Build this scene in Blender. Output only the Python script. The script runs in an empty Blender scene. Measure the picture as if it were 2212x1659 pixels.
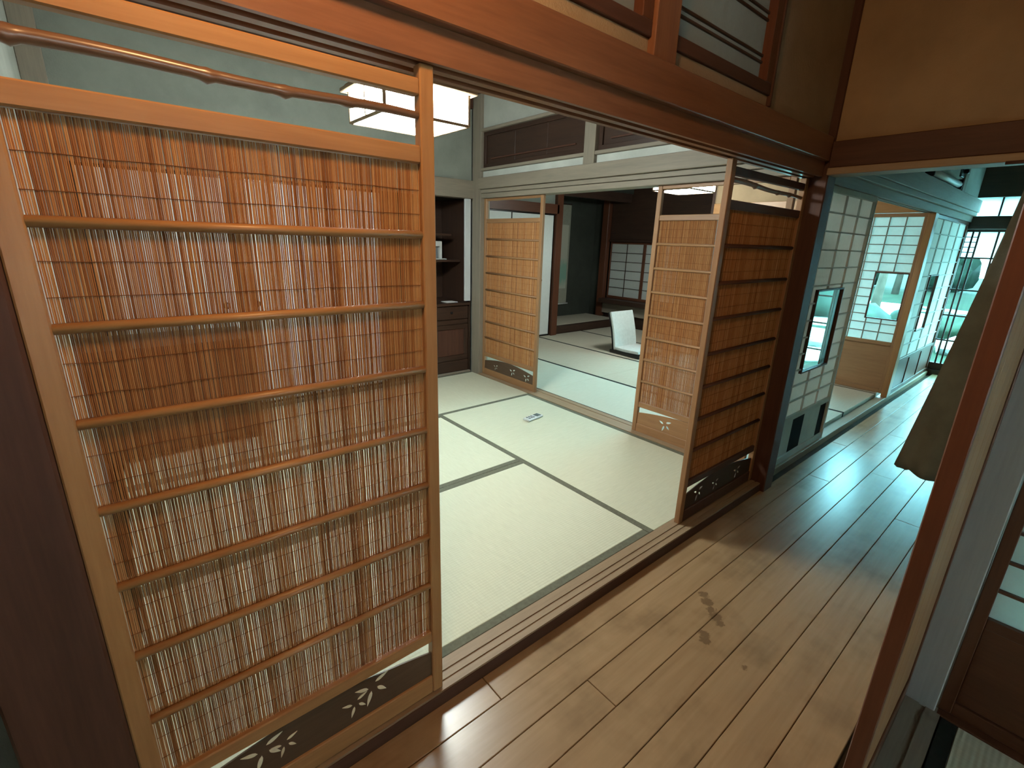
import bpy, bmesh, math, random
from mathutils import Vector, Matrix

random.seed(11)
SC = bpy.context.scene
COL = SC.collection

# ------------------------------------------------------------------ camera, sky, exposure
cam_d = bpy.data.cameras.new('camera')
cam = bpy.data.objects.new('camera', cam_d)
COL.objects.link(cam)
_r = Vector((0.769300897727505, -0.6381711636391193, 0.03022738253881202))
_d = Vector((-0.1626001241065628, -0.24132665576908022, -0.9567249577887275))
_f = Vector((0.6178489527353637, 0.7310943927529496, -0.2894195233376803))
cam.matrix_world = Matrix(((_r.x, -_d.x, -_f.x, 0.0), (_r.y, -_d.y, -_f.y, 0.0), (_r.z, -_d.z, -_f.z, 1.43), (0, 0, 0, 1)))
cam_d.sensor_fit = 'HORIZONTAL'
cam_d.sensor_width = 36.0
cam_d.lens = 1025.08 / 2212 * 36.0
cam_d.clip_start = 0.02
cam_d.clip_end = 200
SC.camera = cam

SKY = 38.0
LAMP = 86.0
GLOBE = 110.0
SC.view_settings.view_transform = 'Standard'
SC.view_settings.look = 'None'
SC.view_settings.gamma = 1.0
SC.view_settings.use_curve_mapping = False
SC.view_settings.exposure = 0.0
world = bpy.data.worlds.new('sky')
SC.world = world
world.use_nodes = True
bg = world.node_tree.nodes['Background']
bg.inputs[0].default_value = (0.34, 0.86, 1.0, 1)
bg.inputs[1].default_value = SKY

# ------------------------------------------------------------------ materials
MATS = {}

def new_mat(name):
    m = bpy.data.materials.new(name)
    m.use_nodes = True
    nt = m.node_tree
    b = nt.nodes['Principled BSDF']
    MATS[name] = m
    return m, nt, b

def c4(c):
    return (c[0], c[1], c[2], 1.0)

def coords(nt, scale, rnd=True):
    tc = nt.nodes.new('ShaderNodeTexCoord')
    mp = nt.nodes.new('ShaderNodeMapping')
    mp.inputs['Scale'].default_value = scale
    if rnd:
        oi = nt.nodes.new('ShaderNodeObjectInfo')
        mul = nt.nodes.new('ShaderNodeMath'); mul.operation = 'MULTIPLY'; mul.inputs[1].default_value = 37.0
        nt.links.new(oi.outputs['Random'], mul.inputs[0])
        cx = nt.nodes.new('ShaderNodeCombineXYZ')
        for i in range(3):
            nt.links.new(mul.outputs[0], cx.inputs[i])
        nt.links.new(cx.outputs[0], mp.inputs['Location'])
    nt.links.new(tc.outputs['Object'], mp.inputs['Vector'])
    return mp.outputs['Vector']

def ramp(nt, fac, stops):
    r = nt.nodes.new('ShaderNodeValToRGB')
    el = r.color_ramp.elements
    el[0].position, el[0].color = stops[0][0], c4(stops[0][1])
    el[1].position, el[1].color = stops[-1][0], c4(stops[-1][1])
    for p, c in stops[1:-1]:
        e = el.new(p); e.color = c4(c)
    nt.links.new(fac, r.inputs['Fac'])
    return r.outputs['Color']

def noise(nt, vec, scale, detail=5, rough=0.6, dist=0.0):
    n = nt.nodes.new('ShaderNodeTexNoise')
    n.inputs['Scale'].default_value = scale
    n.inputs['Detail'].default_value = detail
    n.inputs['Roughness'].default_value = rough
    n.inputs['Distortion'].default_value = dist
    nt.links.new(vec, n.inputs['Vector'])
    return n.outputs['Fac']

def bump(nt, b, h, strength=0.2, dist=0.002):
    bp = nt.nodes.new('ShaderNodeBump')
    bp.inputs['Strength'].default_value = strength
    bp.inputs['Distance'].default_value = dist
    nt.links.new(h, bp.inputs['Height'])
    nt.links.new(bp.outputs['Normal'], b.inputs['Normal'])

def wood(name, light, dark, axis='x', rough=0.42, grain=9.0, spec=0.4, bmp=0.15, contrast=0.25):
    m, nt, b = new_mat(name)
    st = 0.07
    sc = {'x': (st, 1, 1), 'y': (1, st, 1), 'z': (1, 1, st)}[axis]
    v = coords(nt, tuple(s * grain for s in sc))
    f1 = noise(nt, v, 2.2, 6, 0.62, 0.6)
    v2 = coords(nt, tuple(s * grain * 9 for s in sc))
    f2 = noise(nt, v2, 1.5, 3, 0.5)
    mx = nt.nodes.new('ShaderNodeMath'); mx.operation = 'MULTIPLY_ADD'
    nt.links.new(f2, mx.inputs[0]); mx.inputs[1].default_value = 0.35
    mm = nt.nodes.new('ShaderNodeMath'); mm.operation = 'MULTIPLY'; mm.inputs[1].default_value = 0.65
    nt.links.new(f1, mm.inputs[0]); nt.links.new(mm.outputs[0], mx.inputs[2])
    col = ramp(nt, mx.outputs[0], [(0.5 - contrast, dark), (0.5 + contrast, light)])
    nt.links.new(col, b.inputs['Base Color'])
    b.inputs['Roughness'].default_value = rough
    b.inputs['Specular IOR Level'].default_value = spec
    bump(nt, b, mx.outputs[0], bmp, 0.0015)
    return m

def plain(name, col, rough=0.6, spec=0.3, var=0.12, scale=6.0, bmp=0.0, metal=0.0):
    m, nt, b = new_mat(name)
    v = coords(nt, (1, 1, 1))
    f = noise(nt, v, scale, 5, 0.6)
    lo = tuple(x * (1 - var) for x in col); hi = tuple(min(1, x * (1 + var)) for x in col)
    nt.links.new(ramp(nt, f, [(0.3, lo), (0.7, hi)]), b.inputs['Base Color'])
    b.inputs['Roughness'].default_value = rough
    b.inputs['Specular IOR Level'].default_value = spec
    b.inputs['Metallic'].default_value = metal
    if bmp:
        f2 = noise(nt, coords(nt, (1, 1, 1)), scale * 30, 3, 0.7)
        bump(nt, b, f2, bmp, 0.003)
    return m

def plaster(name, col):
    return plain(name, col, rough=0.92, spec=0.1, var=0.14, scale=3.0, bmp=0.5)

def paper(name, col, trans=0.6):
    m, nt, b = new_mat(name)
    f = noise(nt, coords(nt, (1, 1, 1)), 40, 4, 0.7)
    cc = ramp(nt, f, [(0.3, tuple(x * 0.94 for x in col)), (0.7, col)])
    nt.links.new(cc, b.inputs['Base Color'])
    b.inputs['Roughness'].default_value = 0.9
    b.inputs['Specular IOR Level'].default_value = 0.1
    t = nt.nodes.new('ShaderNodeBsdfTranslucent')
    nt.links.new(cc, t.inputs['Color'])
    mix = nt.nodes.new('ShaderNodeMixShader'); mix.inputs[0].default_value = trans
    nt.links.new(b.outputs[0], mix.inputs[1]); nt.links.new(t.outputs[0], mix.inputs[2])
    nt.links.new(mix.outputs[0], nt.nodes['Material Output'].inputs[0])
    return m

def glass(name, tint=(0.9, 0.97, 0.97)):
    m, nt, b = new_mat(name)
    nt.nodes.remove(b)
    t = nt.nodes.new('ShaderNodeBsdfTransparent'); t.inputs[0].default_value = c4(tint)
    g = nt.nodes.new('ShaderNodeBsdfGlossy'); g.inputs['Roughness'].default_value = 0.03
    f = nt.nodes.new('ShaderNodeFresnel'); f.inputs[0].default_value = 1.45
    mix = nt.nodes.new('ShaderNodeMixShader')
    ge = nt.nodes.new('ShaderNodeNewGeometry')
    inv = nt.nodes.new('ShaderNodeMath'); inv.operation = 'SUBTRACT'; inv.inputs[0].default_value = 1.0
    nt.links.new(ge.outputs['Backfacing'], inv.inputs[1])
    mu = nt.nodes.new('ShaderNodeMath'); mu.operation = 'MULTIPLY'
    nt.links.new(f.outputs[0], mu.inputs[0]); nt.links.new(inv.outputs[0], mu.inputs[1])
    nt.links.new(mu.outputs[0], mix.inputs[0]); nt.links.new(t.outputs[0], mix.inputs[1]); nt.links.new(g.outputs[0], mix.inputs[2])
    nt.links.new(mix.outputs[0], nt.nodes['Material Output'].inputs[0])
    return m

def emit(name, col, strength):
    m, nt, b = new_mat(name)
    b.inputs['Base Color'].default_value = c4((0.8, 0.8, 0.78))
    b.inputs['Emission Color'].default_value = c4(col)
    b.inputs['Emission Strength'].default_value = strength
    b.inputs['Roughness'].default_value = 0.8
    return m

for ax in 'xyz':
    wood('amber_' + ax, (0.44, 0.23, 0.09), (0.28, 0.128, 0.05), ax, 0.38)           # warm varnished cedar
    wood('dark_' + ax, (0.105, 0.046, 0.029), (0.055, 0.024, 0.016), ax, 0.55, spec=0.25)            # dark stained posts and lintels
    wood('pale_' + ax, (0.34, 0.235, 0.14), (0.22, 0.15, 0.09), ax, 0.55)               # unstained cypress
    wood('grey_' + ax, (0.29, 0.245, 0.185), (0.18, 0.152, 0.118), ax, 0.6)               # weathered grey wood
    wood('ruddy_' + ax, (0.14, 0.05, 0.024), (0.07, 0.024, 0.012), ax, 0.4)             # red-brown
    wood('beam_' + ax, (0.27, 0.12, 0.062), (0.15, 0.062, 0.032), ax, 0.33)             # varnished red-brown beams
    wood('walnut_' + ax, (0.06, 0.03, 0.018), (0.025, 0.013, 0.009), ax, 0.45)          # cabinet, transom boards
    wood('frame_' + ax, (0.36, 0.19, 0.085), (0.22, 0.11, 0.05), ax, 0.48)              # reed screen frames in the partition
wood('teak_x', (0.38, 0.245, 0.13), (0.25, 0.155, 0.08), 'x', 0.27, grain=5.0, spec=0.5, bmp=0.08)
wood('ash_z', (0.43, 0.42, 0.40), (0.32, 0.31, 0.30), 'z', 0.55)
wood('rod_x', (0.20, 0.11, 0.065), (0.10, 0.05, 0.03), 'x', 0.28, spec=0.6)
wood('board_x', (0.12, 0.075, 0.045), (0.06, 0.036, 0.022), 'x', 0.35, spec=0.4)
def stain(name, spots):
    """dark blotches soaked into the boards at fixed places on the floor"""
    nt = MATS[name].node_tree
    b = nt.nodes['Principled BSDF']
    src = b.inputs['Base Color'].links[0].from_socket
    geo = nt.nodes.new('ShaderNodeNewGeometry')
    nz = noise(nt, geo.outputs['Position'], 55, 4, 0.65)
    acc = None
    for (x, y, r) in spots:
        d = nt.nodes.new('ShaderNodeVectorMath'); d.operation = 'DISTANCE'
        nt.links.new(geo.outputs['Position'], d.inputs[0]); d.inputs[1].default_value = (x * 1.01, y * 1.01, -0.055)
        w = nt.nodes.new('ShaderNodeMath'); w.operation = 'MULTIPLY_ADD'; w.inputs[1].default_value = 0.045
        nt.links.new(nz, w.inputs[0]); nt.links.new(d.outputs['Value'], w.inputs[2])
        mr = nt.nodes.new('ShaderNodeMapRange')
        mr.inputs['From Min'].default_value = r + 0.022 - 0.004; mr.inputs['From Max'].default_value = r + 0.022 + 0.004
        mr.inputs['To Min'].default_value = 0.55; mr.inputs['To Max'].default_value = 0.0
        nt.links.new(w.outputs[0], mr.inputs['Value'])
        if acc is None:
            acc = mr.outputs[0]
        else:
            mx = nt.nodes.new('ShaderNodeMath'); mx.operation = 'MAXIMUM'
            nt.links.new(acc, mx.inputs[0]); nt.links.new(mr.outputs[0], mx.inputs[1]); acc = mx.outputs[0]
    # broad, faint foot-worn patches
    big = noise(nt, geo.outputs['Position'], 3.2, 4, 0.6)
    bm_ = nt.nodes.new('ShaderNodeMapRange'); bm_.inputs['From Min'].default_value = 0.52; bm_.inputs['From Max'].default_value = 0.75
    bm_.inputs['To Min'].default_value = 0.0; bm_.inputs['To Max'].default_value = 0.38
    nt.links.new(big, bm_.inputs['Value'])
    mx = nt.nodes.new('ShaderNodeMath'); mx.operation = 'MAXIMUM'
    nt.links.new(acc, mx.inputs[0]); nt.links.new(bm_.outputs[0], mx.inputs[1])
    mix = nt.nodes.new('ShaderNodeMix'); mix.data_type = 'RGBA'
    nt.links.new(mx.outputs[0], mix.inputs['Factor'])
    nt.links.new(src, mix.inputs[6]); mix.inputs[7].default_value = (0.05, 0.026, 0.01, 1)
    nt.links.new(mix.outputs[2], b.inputs['Base Color'])
stain('teak_x', [(1.795, .768, .020), (1.765, .735, .026), (1.735, .700, .020), (1.710, .668, .026), (1.690, .640, .018), (1.585, .648, .022), (1.562, .632, .022), (1.557, .476, .010)])
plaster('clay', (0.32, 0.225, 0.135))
plaster('green_clay', (0.235, 0.25, 0.215))
plaster('white_clay', (0.50, 0.52, 0.47))
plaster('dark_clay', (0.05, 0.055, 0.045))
plaster('pale_clay', (0.40, 0.41, 0.36))
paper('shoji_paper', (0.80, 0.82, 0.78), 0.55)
paper('warm_paper', (0.95, 0.70, 0.66), 0.85)  # pink tint tempers the cyan daylight passing the fill window
paper('old_paper', (0.30, 0.31, 0.28), 0.35)  # transom paper darkened, the shade of the dim interior put into its colour
paper('frosted', (0.85, 0.92, 0.92), 0.85)
plain('fusuma_paper', (0.66, 0.68, 0.65), 0.9, 0.1, 0.03, 20)
plain('border_cloth', (0.13, 0.13, 0.095), 0.85, 0.15, 0.15, 60)
plain('dark_border_cloth', (0.022, 0.026, 0.024), 0.85, 0.15, 0.15, 60)
plain('lacquer', (0.012, 0.010, 0.010), 0.25, 0.5, 0.1)
plain('chair_fabric', (0.55, 0.58, 0.55), 0.85, 0.2, 0.06, 30, 0.3)
plain('olive_cloth', (0.15, 0.15, 0.115), 0.9, 0.1, 0.2, 5, 0.4)
plain('plastic_white', (0.55, 0.58, 0.58), 0.35, 0.4, 0.03)
plain('plastic_grey', (0.16, 0.18, 0.19), 0.4, 0.4, 0.05)
plain('screen_grey', (0.10, 0.13, 0.13), 0.2, 0.5, 0.05)
plain('iron', (0.03, 0.03, 0.032), 0.4, 0.5, 0.1, metal=0.8)
plain('porcelain', (0.55, 0.56, 0.54), 0.3, 0.5, 0.04)
plain('card', (0.75, 0.76, 0.74), 0.8, 0.2, 0.02)
plain('subfloor', (0.06, 0.045, 0.03), 0.9, 0.1, 0.2)
plain('gravel', (0.42, 0.42, 0.38), 0.95, 0.1, 0.35, 2.0, 0.8)
plain('moss', (0.012, 0.020, 0.010), 0.95, 0.1, 0.5, 1.2, 0.8)
plain('rock', (0.28, 0.28, 0.26), 0.9, 0.2, 0.4, 3.0, 0.6)
plain('leaf_green', (0.007, 0.017, 0.009), 0.7, 0.2, 0.5, 3.0)
plain('leaf_pale', (0.017, 0.03, 0.016), 0.7, 0.2, 0.5, 3.0)
plain('bark', (0.05, 0.04, 0.03), 0.9, 0.1, 0.3, 4.0)
plain('slot_black', (0.008, 0.008, 0.009), 0.9, 0.05)
plain('pale_munt', (0.60, 0.62, 0.60), 0.8, 0.1)  # faint front bars in place of muntin shadows showing through the paper
plain('leaf_shell', (0.78, 0.70, 0.52), 0.5, 0.4, 0.1, 40)
plain('thread', (0.16, 0.06, 0.02), 0.8, 0.1)
plain('scroll_silk', (0.30, 0.30, 0.24), 0.85, 0.1, 0.08, 30)
glass('window_glass')
emit('lamp_paper', (0.90, 1.0, 0.97), LAMP)
emit('far_lamp_paper', (0.90, 1.0, 0.97), LAMP * 0.6)
emit('globe_glass', (1.0, 0.56, 0.24), GLOBE)

def tatami(name, c1, c2, ribs):
    m, nt, b = new_mat(name)
    v = coords(nt, (1, 1, 1), False)
    w = nt.nodes.new('ShaderNodeTexWave')
    w.wave_type = 'BANDS'
    w.bands_direction = ribs
    w.wave_profile = 'SIN'
    w.inputs['Scale'].default_value = 0.314 / 0.0145
    w.inputs['Distortion'].default_value = 0.15
    nt.links.new(v, w.inputs['Vector'])
    st = {'Y': (240, 12, 12), 'X': (12, 240, 12)}[ribs]
    f = noise(nt, coords(nt, st), 1.0, 3, 0.6)
    col = ramp(nt, f, [(0.3, c2), (0.7, c1)])
    nt.links.new(col, b.inputs['Base Color'])
    b.inputs['Roughness'].default_value = 0.62
    b.inputs['Specular IOR Level'].default_value = 0.25
    bump(nt, b, w.outputs['Fac'], 0.42, 0.0016)
    return m

tatami('rush_Y', (0.60, 0.60, 0.46), (0.53, 0.53, 0.40), 'Y')
tatami('rush_X', (0.58, 0.58, 0.44), (0.51, 0.51, 0.38), 'X')
tatami('old_rush_X', (0.50, 0.46, 0.36), (0.43, 0.39, 0.30), 'X')
tatami('bright_rush_X', (0.56, 0.58, 0.48), (0.50, 0.52, 0.42), 'X')  # paler copy for the lamplit first strip, its brightness put into the colour

def reed_mat():
    m, nt, b = new_mat('reed')
    g = nt.nodes.new('ShaderNodeNewGeometry')
    f = noise(nt, coords(nt, (8, 8, 3), True), 6, 4, 0.6)
    ad = nt.nodes.new('ShaderNodeMath'); ad.operation = 'MULTIPLY_ADD'
    nt.links.new(g.outputs['Random Per Island'], ad.inputs[0]); ad.inputs[1].default_value = 0.7
    mm = nt.nodes.new('ShaderNodeMath'); mm.operation = 'MULTIPLY'; mm.inputs[1].default_value = 0.4
    nt.links.new(f, mm.inputs[0]); nt.links.new(mm.outputs[0], ad.inputs[2])
    col = ramp(nt, ad.outputs[0], [(0.1, (0.18, 0.069, 0.024)), (0.5, (0.34, 0.140, 0.048)), (0.97, (0.51, 0.28, 0.12))])
    nt.links.new(col, b.inputs['Base Color'])
    b.inputs['Roughness'].default_value = 0.75
    b.inputs['Specular IOR Level'].default_value = 0.12
    return m
reed_mat()

def scroll_mat():
    m, nt, b = new_mat('scroll_painting')
    tc = nt.nodes.new('ShaderNodeTexCoord')
    sp = nt.nodes.new('ShaderNodeSeparateXYZ')
    nt.links.new(tc.outputs['Generated'], sp.inputs[0])
    n1 = noise(nt, tc.outputs['Generated'], 5, 4, 0.6)
    ad = nt.nodes.new('ShaderNodeMath'); ad.operation = 'MULTIPLY_ADD'; ad.inputs[1].default_value = 0.25
    nt.links.new(n1, ad.inputs[0]); nt.links.new(sp.outputs['Z'], ad.inputs[2])
    col = ramp(nt, ad.outputs[0], [(0.15, (0.42, 0.44, 0.36)), (0.3, (0.20, 0.36, 0.28)), (0.5, (0.22, 0.36, 0.28)), (0.62, (0.42, 0.42, 0.34)), (1.0, (0.46, 0.45, 0.36))])
    nt.links.new(col, b.inputs['Base Color'])
    b.inputs['Roughness'].default_value = 0.9
    return m
scroll_mat()

# ------------------------------------------------------------------ mesh helpers
def link(name, me, mat, parent=None, loc=(0, 0, 0)):
    if mat is not None and len(me.materials) == 0:
        me.materials.append(MATS[mat])
    o = bpy.data.objects.new(name, me)
    COL.objects.link(o)
    o.location = loc
    if parent is not None:
        o.parent = parent
    return o

def base_of(parent):
    """world location of an unrotated chain of parents"""
    v = Vector((0, 0, 0))
    while parent is not None:
        v += parent.location
        parent = parent.parent
    return v

BOX = {}
def box(name, x0, x1, y0, y1, z0, z1, mat, parent=None, bev=0.002):
    d = (round(x1 - x0, 5), round(y1 - y0, 5), round(z1 - z0, 5))
    key = d + (mat, bev)
    me = BOX.get(key)
    if me is None:
        bm = bmesh.new()
        bmesh.ops.create_cube(bm, size=1.0)
        bmesh.ops.scale(bm, vec=d, verts=bm.verts)
        if bev and min(d) > bev * 2.5:
            bmesh.ops.bevel(bm, geom=bm.edges[:], offset=bev, segments=1, affect='EDGES', profile=0.5)
        me = bpy.data.meshes.new(name)
        bm.to_mesh(me); bm.free()
        BOX[key] = me
    c = Vector(((x0 + x1) / 2, (y0 + y1) / 2, (z0 + z1) / 2))
    return link(name, me, mat, parent, c - base_of(parent))

def from_bm(name, bm, mat, parent=None, smooth=False):
    """bm in world (or the parent's local) coordinates; origin set to the middle of its base"""
    vs = [v.co for v in bm.verts]
    lo = Vector((min(v.x for v in vs), min(v.y for v in vs), min(v.z for v in vs)))
    hi = Vector((max(v.x for v in vs), max(v.y for v in vs), max(v.z for v in vs)))
    c = Vector(((lo.x + hi.x) / 2, (lo.y + hi.y) / 2, lo.z))
    bmesh.ops.translate(bm, vec=-c, verts=bm.verts)
    bmesh.ops.recalc_face_normals(bm, faces=bm.faces)
    me = bpy.data.meshes.new(name)
    bm.to_mesh(me); bm.free()
    if smooth:
        for p in me.polygons:
            p.use_smooth = True
    return link(name, me, mat, parent, c - base_of(parent))

def add_prism(bm, prof, axis, a0, a1):
    """prof: list of 2D points; extruded along axis 'x' (prof = y,z), 'y' (x,z) or 'z' (x,y)"""
    def P(p, a):
        return {'x': (a, p[0], p[1]), 'y': (p[0], a, p[1]), 'z': (p[0], p[1], a)}[axis]
    A = [bm.verts.new(P(p, a0)) for p in prof]
    B = [bm.verts.new(P(p, a1)) for p in prof]
    n = len(prof)
    bm.faces.new(A[::-1]); bm.faces.new(B)
    for i in range(n):
        j = (i + 1) % n
        bm.faces.new((A[i], A[j], B[j], B[i]))

def prism(name, prof, axis, a0, a1, mat, parent=None, smooth=False):
    bm = bmesh.new()
    add_prism(bm, prof, axis, a0, a1)
    return from_bm(name, bm, mat, parent, smooth)

def add_tube(bm, pts, rads, n=10):
    rings = []
    for i, p in enumerate(pts):
        p = Vector(p)
        t = (Vector(pts[min(i + 1, len(pts) - 1)]) - Vector(pts[max(i - 1, 0)])).normalized()
        up = Vector((0, 0, 1)) if abs(t.z) < 0.9 else Vector((1, 0, 0))
        a = t.cross(up).normalized(); b = a.cross(t)
        rings.append([bm.verts.new(p + (a * math.cos(2 * math.pi * k / n) + b * math.sin(2 * math.pi * k / n)) * rads[i]) for k in range(n)])
    for i in range(len(rings) - 1):
        for k in range(n):
            k2 = (k + 1) % n
            bm.faces.new((rings[i][k], rings[i][k2], rings[i + 1][k2], rings[i + 1][k]))
    bm.faces.new(rings[0][::-1]); bm.faces.new(rings[-1])

def tube(name, pts, rads, mat, parent=None, n=10):
    bm = bmesh.new()
    add_tube(bm, pts, rads, n)
    return from_bm(name, bm, mat, parent, True)

def tag(o, label=None, cat=None, group=None, kind=None):
    if label: o['label'] = label
    if cat: o['category'] = cat
    if group: o['group'] = group
    if kind: o['kind'] = kind
    return o

def thing(name, label, cat, loc=(0, 0, 0), group=None, kind=None):
    o = bpy.data.objects.new(name, None)
    COL.objects.link(o)
    o.empty_display_size = 0.1
    o.location = loc
    return tag(o, label, cat, group, kind)

def struct(name, loc=(0, 0, 0), label=None):
    o = bpy.data.objects.new(name, None)
    COL.objects.link(o)
    o.location = loc
    return tag(o, label, None, None, 'structure')

def sbox(name, x0, x1, y0, y1, z0, z1, mat, label=None, bev=0.002):
    return tag(box(name, x0, x1, y0, y1, z0, z1, mat, None, bev), label, None, None, 'structure')

TRIM = [0]
def trim(x0, x1, y0, y1, z0, z1, mat, label, bev=0.003):
    TRIM[0] += 1
    return sbox('trim_%d' % TRIM[0], x0, x1, y0, y1, z0, z1, mat, label, bev)

def trim_prism(prof, axis, a0, a1, mat, label):
    TRIM[0] += 1
    return tag(prism('trim_%d' % TRIM[0], prof, axis, a0, a1, mat), label, None, None, 'structure')

# ------------------------------------------------------------------ floors
CZ = -0.055                     # corridor boards lie a step below the sills
floor = struct('floor', (0, 0, CZ - 0.03), 'narrow brown floorboards of the corridor')
ys = [1.047, 0.938, 0.808, 0.680, 0.543, 0.410, 0.278, 0.146]
joint = {0: [0.790, 4.3], 1: [3.5, 6.6], 2: [1.077, 4.9], 3: [3.9], 4: [5.6], 5: [3.3, 6.2], 6: [4.5]}
for i in range(7):
    xs = [-1.6] + joint[i] + [8.0]
    for a, b in zip(xs[:-1], xs[1:]):
        box('plank', a + 0.0012, b - 0.0012, ys[i + 1] + 0.0012, ys[i] - 0.0012, CZ - 0.025, CZ + random.uniform(-0.0006, 0.0004), 'teak_x', floor, 0.0018)
box('subfloor', -1.6, 8.05, -0.4, 1.3, CZ - 0.06, CZ - 0.028, 'subfloor', floor, 0)

sbox('floor_base', -1.7, 7.4, -3.2, 6.4, -0.18, -0.118, 'subfloor', 'bare ground under the rooms')

HERI = 0.04
def mat_piece(x0, x1, y0, y1, label, mat, bcl='border_cloth', group='tatami mats of the near room', z=0.0, heri=HERI):
    t = thing('tatami_mat', label, 'tatami mat', ((x0 + x1) / 2, (y0 + y1) / 2, z - 0.05), group)
    g = 0.001
    long_x = (x1 - x0) > (y1 - y0)
    if long_x:
        box('rush_surface', x0 + g, x1 - g, y0 + heri, y1 - heri, z - 0.05, z - 0.0005, mat, t, 0.002)
        box('cloth_border', x0 + g, x1 - g, y0 + g, y0 + heri, z - 0.05, z, bcl, t, 0.002)
        box('cloth_border', x0 + g, x1 - g, y1 - heri, y1 - g, z - 0.05, z, bcl, t, 0.002)
    else:
        box('rush_surface', x0 + heri, x1 - heri, y0 + g, y1 - g, z - 0.05, z - 0.0005, mat, t, 0.002)
        box('cloth_border', x0 + g, x0 + heri, y0 + g, y1 - g, z - 0.05, z, bcl, t, 0.002)
        box('cloth_border', x1 - heri, x1 - g, y0 + g, y1 - g, z - 0.05, z, bcl, t, 0.002)
    return t

mat_piece(-0.12, 1.945, 1.158, 2.195, 'pale green tatami mat along the wooden sill, nearest the corridor', 'rush_Y')
mat_piece(-0.12, 1.945, 2.195, 3.245, 'pale tatami mat directly behind the one along the corridor sill', 'rush_Y')
mat_piece(1.945, 2.985, 1.158, 3.245, 'tatami mat with a remote control lying on it, beside the partition threshold', 'rush_X')
mat_piece(0.92, 2.985, 3.245, 4.27, 'tatami mat in front of the dark cabinet at the back of the near room', 'rush_Y')
mat_piece(-0.12, 0.92, 3.245, 4.27, 'square half tatami mat in the far left corner, seen through the reeds', 'rush_Y')
g2 = 'tatami mats of the far room'
fx = [3.165, 4.04, 5.03, 6.03]
nm = ['first', 'second', 'third']
for i in range(3):
    m = 'bright_rush_X' if i == 0 else 'old_rush_X'
    mat_piece(fx[i], fx[i + 1], 1.19, 3.27, '%s far room tatami mat from the partition, on the corridor side' % nm[i], m, 'dark_border_cloth', g2, 0, 0.02)
    mat_piece(fx[i], fx[i + 1], 3.27, 5.36, '%s far room tatami mat from the partition, on the alcove side' % nm[i], m, 'dark_border_cloth', g2, 0, 0.02)
mat_piece(6.03, 7.03, 3.27, 5.36, 'far room tatami mat beneath the dim paper bay window', 'old_rush_X', 'dark_border_cloth', g2, 0, 0.02)
mat_piece(-1.2, 1.84, -1.05, -0.022, 'tatami mat with a black border at the lower right corner', 'rush_Y', 'dark_border_cloth', 'tatami mats of the right hand room', 0, 0.042)

# ------------------------------------------------------------------ sills, lintels, posts
def grooved(y0, y1, z0, z1, gr, up=True, dep=0.006):
    """profile (y,z) of a sill (grooves on top) or lintel (grooves below)"""
    p = []
    if up:
        p = [(y0, z0), (y1, z0), (y1, z1)]
        for a, b in sorted(gr, reverse=True):
            p += [(b, z1), (b, z1 - dep), (a, z1 - dep), (a, z1)]
        p += [(y0, z1)]
    else:
        p = [(y0, z1), (y0, z0)]
        for a, b in sorted(gr):
            p += [(a, z0), (a, z0 + dep), (b, z0 + dep), (b, z0)]
        p += [(y1, z0), (y1, z1)]
    return p
trim(-0.12, 2.98, 1.0465, 1.0485, -0.1, -0.008, 'dark_x', 'dark riser between the pale sill and the corridor boards', 0)
trim_prism(grooved(1.049, 1.157, -0.1, 0.0, [(1.072, 1.082), (1.104, 1.114)], True, 0.004), 'x', -0.13, 2.98, 'pale_x', 'pale grooved wooden sill between corridor and near room')
trim_prism(grooved(1.048, 1.157, 1.80, 1.872, [(1.062, 1.088), (1.112, 1.138)], False, 0.016), 'x', -0.26, 2.98, 'beam_x', 'grooved lintel above the reed screens of the corridor')
trim(-0.9, 2.97, 1.024, 1.075, 1.873, 1.985, 'beam_x', 'broad red-brown beam running above the sliding screens')
trim(2.985, 3.105, 1.022, 1.15, -0.1, 2.78, 'dark_z', 'dark corner post between the dark reed screen and the pale screens', 0.005)
trim(-0.275, -0.121, 1.054, 1.16, -0.1, 2.78, 'dark_z', 'dark red-brown post at the left edge beside the large reed screen', 0.005)
# partition threshold and lintel
TRIM[0] += 1
tag(prism('trim_%d' % TRIM[0], [(2.987, -0.1), (3.163, -0.1), (3.163, 0.004), (3.11, 0.004), (3.11, 0.0), (3.045, 0.0), (3.045, 0.004), (2.987, 0.004)], 'y', 1.16, 4.13, 'pale_y'), 'wooden threshold between the two tatami rooms', None, None, 'structure')
trim(3.01, 3.14, 1.15, 4.14, 1.825, 1.868, 'grey_y', 'lower lintel board of the partition between the tatami rooms')
trim(3.005, 3.14, 1.15, 4.14, 1.872, 1.905, 'grey_y', 'middle lintel board of the partition between the tatami rooms')
trim(2.975, 3.15, 1.15, 4.14, 1.908, 2.012, 'grey_y', 'broad grey brown beam of the partition above its lintel boards')
trim(3.0, 3.12, 4.13, 4.27, -0.1, 2.78, 'grey_z', 'greyish post in the far corner of the near room')
sbox('wall_partition_lower', 3.03, 3.10, 1.15, 4.14, 2.013, 2.075, 'white_clay', 'narrow white plaster strip under the carved transoms')
trim(3.0, 3.13, 1.15, 4.14, 2.076, 2.102, 'grey_y', 'sill rail under the transom boards')
trim(2.995, 3.135, 2.662, 2.775, 2.013, 2.452, 'grey_z', 'short grey upright between the two transom boards')
trim(3.0, 3.13, 1.15, 4.14, 2.425, 2.452, 'grey_y', 'head rail above the transom boards')
sbox('wall_partition_upper', 3.03, 3.10, 1.15, 4.14, 2.453, 2.78, 'pale_clay', 'plaster wall above the transoms')
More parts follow.
